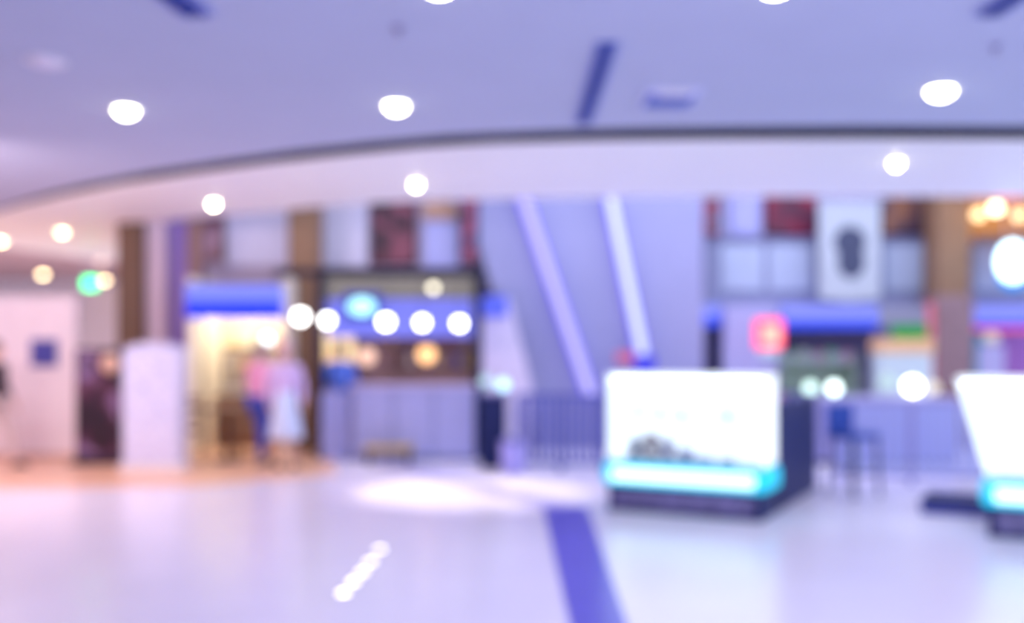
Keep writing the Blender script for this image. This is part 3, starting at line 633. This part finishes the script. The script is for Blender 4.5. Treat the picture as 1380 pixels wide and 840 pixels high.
# ------------------------------------------------------------------ barriers with balusters
def barrier(pa, pb, ztop, n, wd, m, railm, label):
    a = Vector((*pa, 0)); b = Vector((*pb, 0)); d = b-a; L = d.length
    t = thing('barrier', label, 'barrier', a, math.atan2(d.y, d.x))
    bx(0, L, -.03, .03, ztop-.05, ztop, bev=.008).build('top_rail', railm, t); bx(0, L, -.025, .025, .08, .13, bev=.006).build('bottom_rail', railm, t)
    proto = None
    for i in range(n):
        if proto is None: proto = bx(-wd/2, wd/2, -.015, .015, .13, ztop-.05, bev=.004).build('baluster', m, t); o = proto
        else: o = proto.copy(); COL.objects.link(o); o.parent = t
        o.location = ((i+.5)*L/n, 0, 0)
    for x in (0, L/2, L): bx(x-.03, x+.03, -.035, .035, 0, ztop, bev=.006).build('post', railm, t)
pb_ = mat('pleat_blue', (.45, .50, .90), .5); rb_ = mat('rail_blue', (.08, .10, .42), .4)
barrier((X(1128, 11.1), 11.1), (X(1330, 10.8), 10.8), .95, 17, .065, pb_, mat('rail_lilac', (.34, .33, .66), .4), 'blue white slatted barrier between the two kiosks')
barrier((X(700, 12.3), 12.3), (X(812, 12.1), 12.1), .97, 11, .05, mat('bal_blue', (.10, .12, .48), .4), rb_, 'dark blue slatted barrier left of first kiosk')
t = thing('info_desk', 'narrow dark navy desk between café and dark blue barrier', 'desk', (X(665, 12.6), 12.6, 0))
bx(-.17, .17, -.15, .15, .04, .93, bev=.01).build('body', darkblue, t); bx(-.2, .22, -.18, .18, .93, .97, bev=.01).build('top', mat('desk_top', (.10, .10, .3), .3), t); bx(-.15, .15, -.12, .12, 0, .04).build('kick', dark, t)
cy = glow('cyan_lamp', (.50, .85, 1.0), 2.2)
tlamp(655, 514, 12.55, .075, glow('cyan_soft', (.55, .82, .95), 1.0), .97, 'soft cyan table lamp at left on the navy desk', 'table lamps on the navy desk')
tlamp(678, 524, 12.6, .075, cy, .97, 'brighter cyan table lamp at right on the navy desk', 'table lamps on the navy desk')
t = thing('litter_bin', 'small lavender round bin beside the navy desk', 'bin', (X(692, 12.0), 12.0, 0)); MB().lathe([(.14, 0), (.15, .02), (.17, .36), (.17, .38)]).build('body', mat('bin_lav', (.38, .36, .80), .4), t, True); MB().lathe([(.175, .38), (.17, .41), (.05, .44), (.01, .44)]).build('lid', mat('bin_lid', (.2, .2, .5), .4), t, True)

# ------------------------------------------------------------------ kiosks (glass display cases)
case_white = glow('case_glow', (.86, .93, 1.0), 1.5)
def kiosk(pl, ang, W, depth, label, rear, flare=0.0, lw=1.0):
    t = thing('display_kiosk', label, 'display case', (*pl, 0), ang, 'glass display kiosks')
    z0, z1, z2 = .25, .46, 1.26; o = .05
    bx(.0, W, -.03, depth, 0, z0, bev=.01).build('plinth', darkblue, t)
    pn = bx(.06, W-.06, -.045, -.03, .05, .22, bev=.004).build('name_panel', mat('name_panel', (.16, .14, .30), .4, vary=.5, scale=14), t)
    ls = bx(-o, W+o, -.07, .5, z0, z1, bev=.045).build('light_strip', glow('cyan_edge', (.02, .62, .95), 1.1), t)
    bx(.05, W-.05, -.085, -.06, z0+.045, z1-.045, bev=.02).build('light_core', glow('cyan_core', (.55, .97, 1.0), 2.2), t)
    # case
    bx(0, W, 0, .5, z1, z1+.03).build('case_floor', white, t)
    MB().wallprism([(0, z1+.03), (W, z1+.03), (W+0, z2), (-flare, z2)], .46, .50).build('backlight', case_white, t)
    MB().wallprism([(0, z1+.03), (W, z1+.03), (W+0, z2), (-flare, z2)], -.012, .0).build('front_glass', glass_mat(), t)
    # side panels follow the flare, with glow put in to whiten the ends
    b = MB(); b.wallprism([(-.012, z1+.03), (0, z1+.03), (-flare, z2), (-flare-.012, z2)], 0, .46); b.build('side_panel', case_white, t)
    MB().box(W, W+.012, 0, .46, z1+.03, z2).build('side_panel', case_white, t)
    fm = glow('case_frame_glow', (.85, .92, 1.0), 1.3)  # glow put into the top frame to whiten the case edge
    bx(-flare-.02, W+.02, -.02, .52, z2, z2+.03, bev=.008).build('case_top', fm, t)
    bx(-flare+.02, W-.02, .02, .10, z2-.035, z2-.005).build('case_lamp', glow('case_lamp', (.9, .96, 1), 5), t)
    bx(.02, W-.02, .12, .44, .86, .872).build('glass_shelf', mat('shelf_ice', (.8, .86, 1), .15), t)
    # rear counter
    if rear: bx(W-.55, W+.0, .52, rear, 0, 1.02, bev=.01).build('rear_counter', darkblue, t); bx(W-.57, W+.02, .5, rear+.02, 1.02, 1.05).build('rear_top', mat('rear_top', (.02, .04, .2), .3), t)
    return t
a = math.atan2(-.75, 1.39)
p0 = (.93, 9.22)
k1 = kiosk(p0, a, 1.46, .75, 'glowing white glass display kiosk with cyan strip at centre right', 2.45)
rot = Matrix.Rotation(a, 3, 'Z')
def inside(p, u, v, z): q = rot @ Vector((u, v, 0)); return (p[0]+q.x, p[1]+q.y, z)
# goods in kiosk 1
gm1 = mat('goods_grey', (.10, .13, .32), .5); gm2 = mat('goods_taupe', (.50, .38, .42), .5)
for i, (u, m_, h, nm) in enumerate(((.22, gm1, .20, 'navy'), (.38, gm2, .26, 'taupe'), (.54, mat('goods_violet', (.30, .28, .55), .5), .20, 'violet'), (.72, mat('goods_blue2', (.14, .22, .6), .5), .12, 'blue'), (.90, mat('goods_ice', (.55, .62, .9), .5), .06, 'pale blue'), (1.12, white, .06, 'white'))):
    q = thing('display_tray', nm+' display bust and tray on the floor of first kiosk', 'tray', inside(p0, u, .12, .49), a, 'trays inside first kiosk')
    bx(-.075, .075, -.06, .08, 0, .02, bev=.004).build('tray', m_, q); MB().lathe([(.07, .02), (.05, h*.4), (.085, h*.75), (.02, h)]).build('bust', m_, q, True)
for i in range(6):
    nm = ['tall', 'rounded', 'squat', 'slim', 'wide', 'short'][i]
    q = thing('perfume_bottle', nm+' pale bottle on the glass shelf of first kiosk', 'bottle', inside(p0, .2+.22*i, .25, .872), a, 'bottles on the kiosk shelf')
    hh = [.16, .11, .08, .15, .1, .07][i]; ww = [.03, .04, .045, .022, .05, .03][i]
    bx(-ww, ww, -.02, .02, 0, hh, bev=.008).build('flask', mat('flask%d' % (i % 2), ((.7, .75, .95), (.85, .8, .95))[i % 2], .15), q); MB().tube((0, 0, hh), (0, 0, hh+.035), .012).build('stopper', steel, q)
p2 = (3.88, 7.86)
k2 = kiosk(p2, a, 1.9, .75, 'glowing white display kiosk with slanted side cut by the right edge', 0, flare=.22)
q = thing('shadow_slab', 'low dark blue slab standing in for the floor shadow behind the right edge kiosk', 'plinth', (4.2, 9.4, 0), a); bx(-.15, 1.3, -.55, .35, 0, .08, bev=.01).build('body', mat('shadow_blue', (.015, .03, .35), .35), q); bx(-.17, 1.32, -.57, .37, .08, .10, bev=.008).build('top', darkblue, q)  # dark slab added where the floor shadow falls
# dark office style chair between the kiosks
c = thing('bar_stool', 'dark blue backed stool standing right of first kiosk', 'stool', (X(1150, 10.1), 10.1, 0), .5)
bx(-.2, .2, -.2, .2, .60, .66, bev=.02).build('seat', bluefab, c); bx(-.19, .19, .16, .2, .66, .95, bev=.02).build('backrest', bluefab, c)
for sx in (-.16, .16):
    for sy in (-.16, .16): MB().tube((sx*1.15, sy*1.15, 0), (sx, sy, .61), .016, n=8).build('leg', dark, c)
for sy in (-.17, .17): MB().tube((-.17, sy, .25), (.17, sy, .25), .01, n=8).build('stretcher', dark, c)
